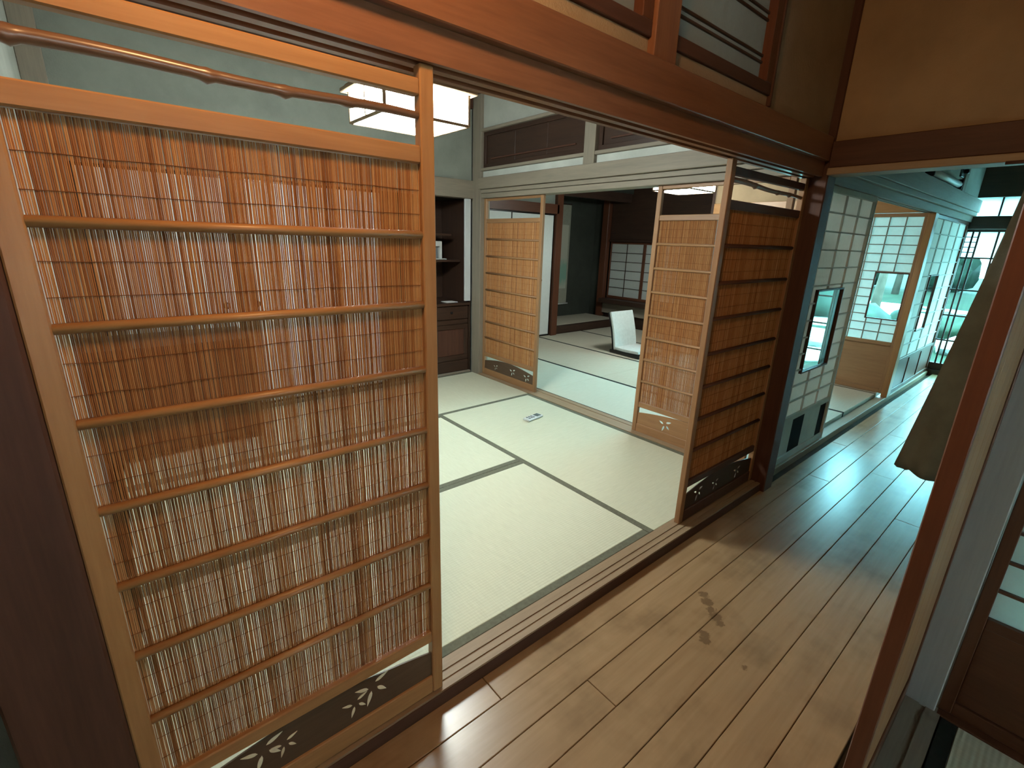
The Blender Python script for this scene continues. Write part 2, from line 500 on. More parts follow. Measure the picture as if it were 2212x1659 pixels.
for k, (a, b) in enumerate(((2.776, 4.129), (1.151, 2.661))):
    t = thing('transom_panel', ['dark wooden transom panel beside the glowing lamp', 'dark wooden transom panel nearer the corridor, cut off by the lintel'][k], 'transom', (3.06, (a + b) / 2, 2.103), 'transom panels over the partition')
    for (p, q, r, s, n) in ((a + .002, b - .002, 2.103, 2.14, 'rail'), (a + .002, b - .002, 2.388, 2.424, 'rail'), (a + .002, a + .04, 2.14, 2.388, 'stile'), (b - .04, b - .002, 2.14, 2.388, 'stile')):
        box(n, 3.03, 3.075, p, q, r, s, 'walnut_y' if n == 'rail' else 'walnut_z', t)
    n = 3
    w = (b - a - .08) / n
    for i in range(n):
        box('board', 3.045, 3.06, a + .04 + i * w + .001, a + .04 + (i + 1) * w - .001, 2.14, 2.388, 'walnut_y', t)
    box('moulding', 3.028, 3.045, a + .12, b - .12, 2.175, 2.188, 'dark_y', t)

# corridor wall above the beam
UP = 'clay'
W = struct('wall_corridor_upper', (1.5, 1.09, 1.985), 'ochre clay wall above the broad beam')
box('band', -0.9, 2.99, 1.062, 1.12, 1.986, 2.040, UP, W, 0)
box('panel', 2.262, 2.99, 1.062, 1.12, 2.040, 2.78, UP, W, 0)
box('panel', -0.9, 0.35, 1.062, 1.12, 2.040, 2.78, UP, W, 0)
box('band', 0.35, 2.262, 1.062, 1.12, 2.60, 2.78, UP, W, 0)
trim(1.405, 1.527, 1.036, 1.11, 1.986, 2.78, 'beam_z', 'square upright between the two paper transom windows')
trim(2.245, 2.262, 1.045, 1.11, 2.0, 2.78, 'dark_z', 'thin dark batten beside the right transom window')
def transom_window(n, x0, x1, z0, z1, label, nv, rows):
    t = struct('window_%d' % n, ((x0 + x1) / 2, 1.085, z0), label)
    box('frame_rail', x0, x1, 1.05, 1.115, z0, z0 + 0.042, 'dark_x', t)
    box('frame_rail', x0, x1, 1.05, 1.115, z1 - 0.04, z1, 'dark_x', t)
    box('frame_stile', x0, x0 + 0.012, 1.05, 1.115, z0 + 0.042, z1 - 0.04, 'amber_z', t)
    box('frame_stile', x1 - 0.052, x1, 1.05, 1.115, z0 + 0.042, z1 - 0.04, 'ruddy_z', t)
    a, b = x0 + 0.012, x1 - 0.052
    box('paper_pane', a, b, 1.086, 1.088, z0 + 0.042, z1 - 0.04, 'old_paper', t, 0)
    for i in range(1, nv + 1):
        x = a + (b - a) * i / (nv + 1)
        box('muntin', x - 0.005, x + 0.005, 1.09, 1.104, z0 + 0.042, z1 - 0.04, 'grey_z', t, 0)
    for z in rows:
        box('muntin', a, b, 1.078, 1.0855, z - 0.004, z + 0.004, 'walnut_x', t, 0)
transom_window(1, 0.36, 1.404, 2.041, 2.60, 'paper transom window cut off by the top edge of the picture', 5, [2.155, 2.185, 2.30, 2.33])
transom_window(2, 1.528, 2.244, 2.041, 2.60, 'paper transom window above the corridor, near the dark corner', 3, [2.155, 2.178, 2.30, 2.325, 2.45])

# header across the corridor
trim(2.955, 3.07, -0.4, 1.02, 1.838, 1.962, 'dark_y', 'dark beam across the corridor')
trim(2.945, 3.08, -0.4, 1.02, 1.803, 1.837, 'pale_y', 'pale lower lip of the beam across the corridor')
sbox('wall_header', 2.985, 3.04, -0.4, 1.02, 1.963, 2.78, 'clay', 'brown clay wall above the beam across the corridor')

# left of the near post
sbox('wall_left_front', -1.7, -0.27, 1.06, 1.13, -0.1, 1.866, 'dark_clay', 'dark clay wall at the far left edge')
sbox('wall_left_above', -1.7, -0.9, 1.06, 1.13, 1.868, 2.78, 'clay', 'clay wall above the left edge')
# near room back and left walls
sbox('wall_left', -0.27, -0.2, 1.17, 4.9, -0.1, 2.78, 'pale_clay', 'pale plaster side wall of the near room')
trim(-0.199, -0.085, 4.17, 4.28, -0.05, 2.70, 'grey_z', 'pale post in the left back corner of the near room')
sbox('wall_back', -0.2, 3.0, 4.285, 4.36, 1.995, 2.78, 'green_clay', 'grey green plaster wall above the cupboards')
trim(-0.085, 3.0, 4.245, 4.36, 1.825, 1.994, 'grey_x', 'grey beam along the back wall of the near room')
trim(-0.085, 2.99, 4.25, 4.284, 2.64, 2.74, 'dark_x', 'dark ceiling moulding of the near room')
trim(-0.085, 2.99, 4.272, 4.36, -0.05, 0.012, 'grey_x', 'low sill along the back wall of the near room')
# fusuma on the back wall, seen through the reeds
def fusuma(x0, x1, y, z0, z1, label, hx=None, group='white sliding doors', frame='lacquer'):
    t = thing('fusuma_door', label, 'sliding door', ((x0 + x1) / 2, y, z0), group)
    box('paper_face', x0 + .018, x1 - .018, y, y + 0.02, z0 + .02, z1 - .02, 'fusuma_paper', t, 0.001)
    for (a, b, c, d) in ((x0, x1, z0, z0 + .02), (x0, x1, z1 - .02, z1)):
        box('rail', a, b, y - .004, y + .024, c, d, frame, t)
    for (a, b) in ((x0, x0 + .018), (x1 - .018, x1)):
        box('stile', a, b, y - .004, y + .024, z0 + .02, z1 - .02, frame, t)
    if hx is not None:
        bm = bmesh.new()
        bmesh.ops.create_cone(bm, cap_ends=True, segments=20, radius1=.028, radius2=.024, depth=.008, matrix=Matrix.Translation((hx, y - .003, z0 + .86)) @ Matrix.Rotation(math.pi / 2, 4, 'X'))
        p = from_bm('pull_handle', bm, 'iron', t, True)
        bm = bmesh.new()
        bmesh.ops.create_cone(bm, cap_ends=True, segments=16, radius1=.012, radius2=.012, depth=.004, matrix=Matrix.Translation((hx, y - .009, z0 + .86)) @ Matrix.Rotation(math.pi / 2, 4, 'X'))
        from_bm('pull_cup', bm, 'plastic_grey', p, True)
    return t
fusuma(-0.08, 0.78, 4.29, 0.013, 1.823, 'white sliding door left of two, seen dimly through the large reed screen', 0.68)
fusuma(0.785, 2.04, 4.315, 0.013, 1.823, 'wide white sliding door right of two, seen dimly through the large reed screen', 0.9)

# alcove with shelves and cabinet
sbox('wall_alcove_back', 2.04, 3.0, 4.85, 4.9, 0.0, 1.83, 'walnut_x', 'dark back of the cupboard alcove')
sbox('wall_alcove_side', 2.045, 2.075, 4.35, 4.85, 0.0, 1.83, 'walnut_z', 'dark side of the cupboard alcove')
sbox('wall_alcove_end', 2.985, 3.0, 4.30, 4.85, 0.0, 1.83, 'walnut_z', 'dark right end of the cupboard alcove')
trim(2.915, 2.985, 4.275, 4.30, 0.79, 1.823, 'plastic_white', 'white upright strip beside the alcove shelves')
for k, z in enumerate((1.455, 1.19)):
    s = thing('wall_shelf', ['upper dark alcove shelf with nothing on it', 'lower dark alcove shelf carrying the small white ornament'][k], 'shelf', (2.5, 4.6, z), 'alcove shelves')
    box('shelf_board', 2.077, 2.86 if k == 0 else 2.97, 4.45, 4.848, z, z + .022, 'walnut_x', s)
    prism('shelf_bracket', [(4.848, z - .001), (4.50, z - .001), (4.848, z - .10)], 'x', 2.70, 2.722, 'walnut_y', s)
    prism('shelf_bracket', [(4.848, z - .001), (4.50, z - .001), (4.848, z - .10)], 'x', 2.20, 2.222, 'walnut_y', s)
c = thing('cabinet', 'dark wooden cabinet with a drawer over a door, below the alcove shelves', 'cabinet', (2.53, 4.55, 0.012))
box('body', 2.085, 2.975, 4.315, 4.84, 0.014, 0.745, 'walnut_z', c)
box('top_board', 2.078, 2.983, 4.285, 4.845, 0.745, 0.772, 'walnut_x', c)
box('plinth', 2.085, 2.975, 4.300, 4.314, 0.014, 0.14, 'walnut_x', c)
for a, b in ((2.09, 2.53), (2.535, 2.97)):
    d = box('drawer', a, b, 4.296, 4.314, 0.60, 0.735, 'walnut_x', c, 0.004)
    box('knob', (a + b) / 2 - .014, (a + b) / 2 + .014, 4.278, 4.296, 0.66, 0.682, 'iron', d, 0.006)
    box('rail', a, b, 4.300, 4.314, 0.545, 0.592, 'walnut_x', c)
    for (p, q, r, s) in ((a, b, .145, .20), (a, b, .49, .54)):
        box('door_rail', p, q, 4.298, 4.314, r, s, 'walnut_x', c)
    for (p, q) in ((a, a + .05), (b - .05, b)):
        box('door_stile', p, q, 4.298, 4.314, .20, .49, 'walnut_z', c)
    box('door_panel', a + .05, b - .05, 4.306, 4.314, .20, .49, 'dark_z', c)
for k, x in enumerate((2.40, 2.80)):
    tag(box('paper_card', x - .075, x + .065, 4.34, 4.46, .773, .777, 'card', None, 0.001), ['small white card at the left end of the dark cabinet top', 'small white card at the right end of the dark cabinet top'][k], 'card', 'cards on the cabinet')
o = thing('shelf_ornament', 'small white upright ornament with a dark slot, on the lower alcove shelf', 'ornament', (2.72, 4.56, 1.213))
box('foot', 2.60, 2.83, 4.50, 4.62, 1.213, 1.222, 'porcelain', o)
for a, b in ((2.665, 2.695), (2.765, 2.795)):
    box('upright', a, b, 4.53, 4.58, 1.222, 1.40, 'porcelain', o, 0.006)
box('crosspiece', 2.695, 2.765, 4.53, 4.58, 1.345, 1.40, 'porcelain', o, 0.006)
box('inset', 2.70, 2.76, 4.56, 4.575, 1.222, 1.345, 'plastic_grey', o, 0.004)
# low chest behind the big reed screen
c = thing('low_chest', 'dark low chest standing behind the left half of the large reed screen', 'chest', (0.25, 3.85, 0.0))
box('body', -0.19, 0.69, 3.62, 4.13, 0.03, 0.70, 'walnut_x', c, 0.004)
box('top_board', -0.198, 0.705, 3.60, 4.14, 0.70, 0.735, 'walnut_x', c, 0.004)
for z0, z1 in ((.06, .26), (.27, .47), (.48, .68)):
    d = box('drawer', -0.17, 0.67, 3.605, 3.62, z0, z1, 'walnut_x', c, 0.003)
    for hx in (0.03, 0.47):
        box('handle', hx - .04, hx + .04, 3.592, 3.605, (z0 + z1) / 2 - .006, (z0 + z1) / 2 + .006, 'iron', d, 0.003)
for x in (-.18, .62):
    for y in (3.63, 4.06):
        box('foot', x, x + .06, y, y + .06, 0.001, .03, 'walnut_z', c)

# ------------------------------------------------------------------ reed screens
LEAF = {}
def leaf_outline(cx, cz, ang, L, wd):
    pts = []
    for s in range(7):
        t = s / 6.0
        pts.append((t, math.sin(math.pi * t ** 0.7) * wd / 2))
    for s in range(5, 0, -1):
        t = s / 6.0
        pts.append((t, -math.sin(math.pi * t ** 0.7) * wd / 2))
    ca, sa = math.cos(ang), math.sin(ang)
    return [(cx + (t * L) * ca - w * sa, cz + (t * L) * sa + w * ca) for t, w in pts]

LEAVES = ((0.0, 0.004, 2.75, .034), (0.004, -0.002, -1.9, .040), (0.012, 0.0, -0.75, .030), (0.010, 0.010, 0.35, .036))
def arch_board(Wd, y0, y1, clusters, mat, cut=True):
    """base board with an arched top edge and bamboo-leaf cut-outs"""
    x0, x1 = 0.034, Wd - 0.034
    xc = (x0 + x1) / 2
    h = (x1 - x0) / 2
    top = [(x0 + (x1 - x0) * i / 24.0) for i in range(25)]
    prof = [(x0, 0.068), (x1, 0.068)] + [(x, 0.203 - 0.046 * abs((x - xc) / h) ** 1.7) for x in reversed(top)]
    bm = bmesh.new(); add_prism(bm, prof, 'y', y0, y1)
    bmesh.ops.recalc_face_normals(bm, faces=bm.faces)
    me = bpy.data.meshes.new('base_board'); bm.to_mesh(me); bm.free()
    if not cut:
        me.materials.append(MATS[mat])
        return me
    ob = bpy.data.objects.new('tmp_board', me); COL.objects.link(ob)
    bm = bmesh.new()
    for (cx, cz, sc) in clusters:
        for (dx, dz, a, L) in LEAVES:
            add_prism(bm, leaf_outline(cx + dx * sc * 1.6, cz + dz * sc * 1.6, a, L * sc, .0125 * sc), 'y', y0 - .02, y1 + .02)
    bmesh.ops.recalc_face_normals(bm, faces=bm.faces)
    mc = bpy.data.meshes.new('cut'); bm.to_mesh(mc); bm.free()
    oc = bpy.data.objects.new('tmp_cut', mc); COL.objects.link(oc)
    md = ob.modifiers.new('b', 'BOOLEAN'); md.operation = 'DIFFERENCE'; md.object = oc; md.solver = 'EXACT'; md.use_self = True
    bpy.context.view_layer.update()
    dg = bpy.context.evaluated_depsgraph_get()
    res = bpy.data.meshes.new_from_object(ob.evaluated_get(dg))
    bpy.data.objects.remove(ob); bpy.data.objects.remove(oc)
    res.materials.clear(); res.materials.append(MATS[mat])
    res.name = 'base_board'
    return res

def reed_mesh(Wd, z0, z1, y, pitch, seed, gapiness):
    lo_w, hi_w = (0.93, 1.12) if gapiness > 0.05 else (1.06, 1.22)
    rg = random.Random(seed)
    vs, fs = [], []
    x = 0.037
    while x < Wd - 0.037:
        w = pitch * rg.uniform(lo_w, hi_w)
        r = w / 2
        if rg.random() < gapiness:
            x += pitch * rg.uniform(0.06, 0.38)
        dx0, dx1 = rg.gauss(0, .0003), rg.gauss(0, .0003)
        yy = y + rg.uniform(-.0006, .0006)
        zs = [z0, (z0 + z1) / 2, z1]
        dxm = (dx0 + dx1) / 2 + rg.gauss(0, .0003)
        base = len(vs)
        for z, dx in zip(zs, (dx0, dxm, dx1)):
            for k in range(5):
                a = 2 * math.pi * (k + .5) / 5
                vs.append((x + r + dx + math.cos(a) * r, yy + math.sin(a) * r, z))
        for s in range(2):
            for k in range(5):
                k2 = (k + 1) % 5
                fs.append((base + s * 5 + k, base + s * 5 + k2, base + (s + 1) * 5 + k2, base + (s + 1) * 5 + k))
        x += pitch
    me = bpy.data.meshes.new('reed_mat')
    me.from_pydata(vs, [], fs)
    for p in me.polygons:
        p.use_smooth = True
    return me

BARS = [1.436, 1.267, 1.098, 0.926, 0.758, 0.588, 0.416]
def reed_screen(label, Wd, loc, rotz, mats, clusters, rod=None, seed=1, pitch=0.0026, gap=0.25, H=1.768, inlay=False, top=(1.734, 1.768)):
    fz, fxm, brd = mats
    t = thing('reed_screen', label, 'reed screen', (0, 0, 0), 'sliding reed screens')
    T = 0.030
    for a in (0.0, Wd - 0.036):
        box('stile', a, a + 0.036, 0, T, 0.001, H + .03 if top[1] < 1.8 else top[1], fz, t, 0.003)
    box('top_rail', 0.036, Wd - 0.036, 0.002, T - .002, top[0], top[1], fxm, t, 0.003)
    box('upper_rail', 0.036, Wd - 0.036, 0.002, T - .002, 1.594, 1.632, fxm, t, 0.003)
    box('lower_rail', 0.036, Wd - 0.036, 0.002, T - .002, 0.206, 0.246, fxm, t, 0.003)
    box('bottom_rail', 0.036, Wd - 0.036, 0.002, T - .002, 0.001, 0.068, fxm, t, 0.003)
    prof = []
    for k in range(9):
        a = math.pi * k / 8
        prof.append((0.013 - 0.0125 * math.sin(a), 0.0095 * math.cos(a)))
    bm = bmesh.new(); add_prism(bm, prof, 'x', 0.036, Wd - 0.036)
    bmesh.ops.recalc_face_normals(bm, faces=bm.faces)
    me = bpy.data.meshes.new('bar'); bm.to_mesh(me); bm.free()
    for p in me.polygons:
        p.use_smooth = len(p.vertices) == 4
    for z in BARS:
        link('bar', me, fxm, t, (0, 0, z))
    back = bpy.data.meshes.new('back_bar')
    bm = bmesh.new(); bmesh.ops.create_cube(bm, size=1); bmesh.ops.scale(bm, vec=(Wd - .072, .008, .012), verts=bm.verts); bm.to_mesh(back); bm.free()
    for z in BARS:
        link('back_bar', back, fxm, t, (Wd / 2, .0245, z))
    rm = link('reed_mat', reed_mesh(Wd, 0.247, 1.593, 0.0168, pitch, seed, gap), 'reed', t)
    rm['kind'] = 'stuff'
    rm['label'] = 'fine upright orange brown reeds'
    bm = bmesh.new()
    edges = [1.593] + BARS + [0.246]
    rg = random.Random(seed)
    for a, b in zip(edges[:-1], edges[1:]):
        for q in (0.36, 0.70):
            z = a + (b - a) * q
            pts = [(0.037 + (Wd - .074) * i / 12.0, 0.0148, z + rg.gauss(0, .0009)) for i in range(13)]
            add_tube(bm, pts, [0.0007] * 13, 3)
    th = from_bm('binding_thread', bm, 'thread', t)
    th['kind'] = 'stuff'
    bb = link('base_board', arch_board(Wd, 0.010, 0.015, clusters, brd, not inlay), None, t)
    if inlay:
        for (cx, cz, sc) in clusters:
            for (dx, dz, a, L) in LEAVES:
                prism('leaf_inlay', leaf_outline(cx + dx * sc * 1.8, cz + dz * sc * 1.8, a, L * sc, .0095 * sc), 'y', 0.0088, 0.0105, 'leaf_shell', bb)
    if rod:
        za, zb, nodes = rod
        pts, rad = [], []
        n = 60
        for i in range(n + 1):
            u = i / n
            z = za + (zb - za) * u + 0.003 * math.sin(u * 9)
            r = 0.0118 - 0.0035 * u
            for q in nodes:
                r += 0.0035 * math.exp(-((u - q) / 0.010) ** 2)
                z -= 0.002 * math.exp(-((u - q) / 0.012) ** 2)
            pts.append((0.03 + (Wd - .06) * u, 0.014, z)); rad.append(r)
        tube('bamboo_rod', pts, rad, 'rod_x', t, 10)
    t.location = loc
    t.rotation_euler = (0, 0, rotz)
    return t
AM = ('amber_z', 'amber_x', 'board_x')
FR = ('frame_z', 'frame_x', 'board_x')
reed_screen('large orange reed screen filling the left foreground', 0.757, (-0.12, 1.060, 0.0), 0, AM, [(0.51, .150, 1.25), (0.46, .128, .9), (0.215, .150, 1.2), (0.27, .135, .8)], (1.690, 1.694, [.05, .40, .58, .76]), 3, inlay=True)
reed_screen('dark reed screen in shade beside the dark corner post', 0.848, (2.135, 1.108, 0.0), 0, ('frame_z', 'dark_x', 'walnut_x'), [(0.17, .125, 1.1), (.36, .12, .9), (.62, .12, 1.0)], (1.715, 1.695, [.3, .62, .8]), 5, gap=0.0)
reed_screen('reed screen standing between the back corner post and the white door', 0.87, (3.045, 4.127, 0.0), -math.pi / 2, FR, [(0.22, .115, .9), (0.50, .125, 1.1), (.72, .115, 1.2)], None, 8, 0.0028, 0.12, top=(1.80, 1.824))
reed_screen('reed screen in front of the legless chair, overlapped by the dark screen', 0.90, (3.045, 2.095, 0.0), -math.pi / 2, ('frame_z', 'frame_x', 'frame_x'), [(.27, .125, 1.3), (.50, .130, 1.3), (.74, .12, 1.1)], None, 9, 0.0028, 0.2, top=(1.80, 1.824))

# ------------------------------------------------------------------ square pendant lamps
def square_lamp(label, cx, cy, z0, sx, sy, h, ceil, lp='lamp_paper'):
    t = thing('pendant_lamp', label, 'lamp', (cx, cy, z0), 'square paper lamps')
    e = 0.014
    x0, x1, y0, y1 = cx - sx / 2, cx + sx / 2, cy - sy / 2, cy + sy / 2
    z1 = z0 + h
    for x in (x0, x1 - e):
        for y in (y0, y1 - e):
            box('corner_post', x, x + e, y, y + e, z0 + .002, z1, 'pale_z', t, 0.002)
    box('paper_bottom', x0 + e, x1 - e, y0 + e, y1 - e, z0 + .004, z0 + .007, lp, t, 0)
    for (a, b, c, d) in ((x0 + e, x1 - e, y0 + .004, y0 + .007), (x0 + e, x1 - e, y1 - .007, y1 - .004)):
        box('paper_side', a, b, c, d, z0 + e, z1, lp, t, 0)
        zc = z0 + h * .22
    for (a, b, c, d) in ((x0 + .004, x0 + .007, y0 + e, y1 - e), (x1 - .007, x1 - .004, y0 + e, y1 - e)):
        box('paper_side', a, b, c, d, z0 + e, z1, lp, t, 0)
    for (a, b, c, d, m) in ((x0 + e, x1 - e, y0, y0 + e, 'pale_x'), (x0 + e, x1 - e, y1 - e, y1, 'pale_x'), (x0, x0 + e, y0 + e, y1 - e, 'pale_y'), (x1 - e, x1, y0 + e, y1 - e, 'pale_y')):
        box('lower_rail', a, b, c, d, z0, z0 + e, m, t, 0.002)
    for s in (-1, 1):
        xm = cx + s * sx * 0.0
    box('mullion', cx - .006, cx + .006, y0 - .002, y0 + .004, z0 + e, z1, 'pale_z', t, 0.001)
    box('mullion', x0 - .002, x0 + .004, cy - .006, cy + .006, z0 + e, z1, 'pale_z', t, 0.001)
    box('cap', x0 - .03, x1 + .03, y0 - .03, y1 + .03, z1, z1 + .022, 'pale_x', t, 0.004)
    box('cap_step', x0 - .01, x1 + .01, y0 - .01, y1 + .01, z1 + .022, z1 + .04, 'pale_x', t, 0.004)
    tube('cord', [(cx, cy, z1 + .04), (cx, cy, ceil)], [.005, .005], 'lacquer', t, 6)
    return t
square_lamp('glowing square paper lamp hanging in the near room', 1.365, 2.525, 1.995, 0.49, 0.42, 0.15, 2.752)
square_lamp('glowing lamp in the far room, its underside showing below the partition lintel', 5.02, 3.12, 1.995, 0.52, 0.46, 0.16, 2.752, 'far_lamp_paper')
# warm globe over the corridor (above the picture)
t = thing('globe_lamp', 'warm glass globe lamp hanging from the corridor ceiling', 'lamp', (0.22, 0.52, 2.22))
bm = bmesh.new(); bmesh.ops.create_uvsphere(bm, u_segments=24, v_segments=14, radius=0.10, matrix=Matrix.Translation((0.22, 0.52, 2.32)))
from_bm('globe', bm, 'globe_glass', t, True)
tube('collar', [(0.22, 0.52, 2.415), (0.22, 0.52, 2.46)], [.035, .03], 'iron', t, 14)
tube('cord', [(0.22, 0.52, 2.46), (0.22, 0.52, 2.752)], [.005, .005], 'lacquer', t, 6)

# ------------------------------------------------------------------ ceilings
cl = struct('ceiling', (1.4, 2.0, 2.75), 'dark boarded ceiling')
k = 0
y = -3.2
while y < 6.4:
    box('ceiling_board', -1.7, 3.0, y + .002, y + .298, 2.752 + (k % 2) * .004, 2.775, 'dark_x', cl, 0.002)
    box('ceiling_board', 3.001, 8.1, y + .002, y + .298, 2.752 + (k % 2) * .004, 2.775, 'dark_x', cl, 0.002)
    y += .30; k += 1
box('roof', -1.9, 8.5, -3.3, 6.5, 2.785, 2.83, 'dark_x', cl, 0)

# ------------------------------------------------------------------ corridor beyond the header
def shoji(label, Wd, z0, z1, loc, rotz, nv, rows, koshi=0.0, window=None, mats=('pale_z', 'pale_x'), kmat='pale_x', munt='pale_x', group='white paper sliding screens', stile=0.03, paper_front=False, boards=0, dark_slots=()):
    """local: x along the width, front = -y"""
    fz, fxm = mats
    t = thing('shoji_screen', label, 'sliding screen', (0, 0, 0), group)
    T = 0.03
    yp, ym0, ym1 = (0.004, 0.006, 0.018) if paper_front else (0.019, 0.006, 0.018)
    for a in (0, Wd - stile):
        box('stile', a, a + stile, 0, T, z0, z1, fz, t, 0.002)
    box('top_rail', stile, Wd - stile, 0.001, T - .001, z1 - .035, z1, fxm, t, 0.002)
    box('bottom_rail', stile, Wd - stile, 0.001, T - .001, z0, z0 + .045, fxm, t, 0.002)
    a, b = stile, Wd - stile
    lo = z0 + .045
    if koshi:
        box('middle_rail', a, b, 0.001, T - .001, z0 + koshi - .018, z0 + koshi + .018, fxm, t, 0.002)
        if boards:
            w = (b - a) / boards
            for i in range(boards):
                box('lower_panel', a + i * w + .001, a + (i + 1) * w - .001, 0.012, 0.022, lo, z0 + koshi - .018, kmat, t, 0.002)
                if i:
                    box('panel_batten', a + i * w - .012, a + i * w + .012, 0.003, 0.012, lo, z0 + koshi - .018, fz, t, 0.002)
        else:
            segs = []
            x = a
            for (p, q) in dark_slots:
                segs.append((x, p, kmat)); segs.append((p, q, 'slot_black')); x = q
            segs.append((x, b, kmat))
            for (p, q, m) in segs:
                if q - p > .005:
                    box('lower_panel' if m == kmat else 'dark_slot_panel', p, q - .001, 0.012, 0.022, lo, z0 + koshi - .018, m, t, 0.002)
        lo = z0 + koshi + .018
    hi = z1 - .035
    zr = [lo + (hi - lo) * i / rows for i in range(1, rows)]
    xv = [a + (b - a) * i / (nv + 1) for i in range(1, nv + 1)]
    if window:
        wx0, wx1, wz0, wz1 = window
        for (p, q, r, s) in ((a, wx0, lo, hi), (wx1, b, lo, hi), (wx0, wx1, lo, wz0), (wx0, wx1, wz1, hi)):
            if q - p > .004 and s - r > .004:
                box('paper_sheet', p, q, yp, yp + .0012, r, s, 'shoji_paper', t, 0)
        f = .012
        for (p, q, r, s, m) in ((wx0 - f, wx1 + f, wz0 - f, wz0, fxm), (wx0 - f, wx1 + f, wz1, wz1 + f, fxm), (wx0 - f, wx0, wz0, wz1, fz), (wx1, wx1 + f, wz0, wz1, fz)):
            box('window_frame', p, q, 0.0, T - .004, r, s, 'dark_x' if m == fxm else 'dark_z', t, 0.001)
        box('glass_pane', wx0, wx1, 0.012, 0.015, wz0, wz1, 'window_glass', t, 0)
    else:
        box('paper_sheet', a, b, yp, yp + .0012, lo, hi, 'shoji_paper', t, 0)
    mw = .0045
    for z in zr:
        if window and wz0 - .01 < z < wz1 + .01:
            for (p, q) in ((a, wx0 - .012), (wx1 + .012, b)):
                if q - p > .01:
                    box('muntin', p, q, ym0, ym1, z - mw, z + mw, munt, t, 0)
        else:
            box('muntin', a, b, ym0, ym1, z - mw, z + mw, munt, t, 0)
    mv = munt if munt == 'pale_munt' else munt[:-1] + 'z'
    for x in xv:
        if window and wx0 - .01 < x < wx1 + .01:
            for (p, q) in ((lo, wz0 - .012), (wz1 + .012, hi)):
                box('muntin', x - mw, x + mw, ym0 + .001, ym1 + .0005, p, q, mv, t, 0)
        else:
            box('muntin', x - mw, x + mw, ym0 + .001, ym1 + .0005, lo, hi, mv, t, 0)
    t.location = loc
    t.rotation_euler = (0, 0, rotz)
    return t

t = shoji('pale paper screen with a small glass window, right of the dark corner post', 1.165, -0.028, 1.80, (3.107, 1.115, 0), 0, 3, 13, 0.33, (.405, .872, .635, 1.172), ('white_clay', 'white_clay'), 'white_clay', 'pale_munt', dark_slots=((.47, .68), (1.00, 1.12)))
bm = bmesh.new()
o = box('window_slide', .745, .775, 0.014, 0.022, .64, 1.17, 'grey_z', None, 0.001); o.parent = t
o = box('window_slide', .80, .862, 0.014, 0.022, .64, 1.17, 'lacquer', None, 0.001); o.parent = t
trim(3.106, 7.99, 1.10, 1.18, -0.1, -0.029, 'pale_x', 'pale sill along the far part of the corridor')
trim_prism(grooved(1.10, 1.19, 1.80, 1.862, [(1.112, 1.146), (1.156, 1.18)], False, 0.014), 'x', 3.106, 7.99, 'grey_x', 'grooved lintel along the far part of the corridor')
trim(3.106, 7.99, 1.072, 1.13, 1.863, 1.905, 'grey_x', 'moulding above the far corridor lintel')
trim(3.106, 7.99, 1.058, 1.13, 1.906, 2.04, 'grey_x', 'broad greyish beam along the far part of the corridor')
sbox('wall_corridor_far', 3.106, 7.99, 1.11, 1.17, 2.041, 2.78, 'white_clay', 'white plaster wall above the far corridor beam')
trim(6.05, 6.175, 1.095, 1.15, -0.028, 1.80, 'amber_z', 'brown post beside the bright far paper screen')
trim(6.85, 7.0, 1.085, 1.109, 2.041, 2.75, 'grey_z', 'pale upright above the far beam')
shoji('brightly lit paper screen near the end of the corridor', 1.79, -0.028, 1.80, (6.18, 1.115, 0), 0, 3, 10, 0.36, (.52, .90, .62, 1.20), ('ruddy_z', 'ruddy_x'), 'ruddy_z', 'pale_munt', boards=3)
# rolled blind on the beam
t = thing('rolled_blind', 'pale rolled blind lying above the far corridor beam', 'blind', (5.95, 1.07, 2.06))
tube('roll', [(5.35, 1.075, 2.085), (6.55, 1.075, 2.085)], [.030, .030], 'plastic_white', t, 14)
for x in (5.34, 6.54):
    box('bracket', x - .012, x + .012, 1.045, 1.11, 2.042, 2.13, 'iron', t, 0.003)
o = thing('wall_fixture', 'small dark fixture beside the pale upright above the corridor', 'fixture', (6.72, 1.085, 2.15))
box('plate', 6.66, 6.80, 1.09, 1.109, 2.17, 2.30, 'iron', o, 0.004)
box('arm', 6.70, 6.74, 1.05, 1.09, 2.20, 2.24, 'iron', o, 0.006)

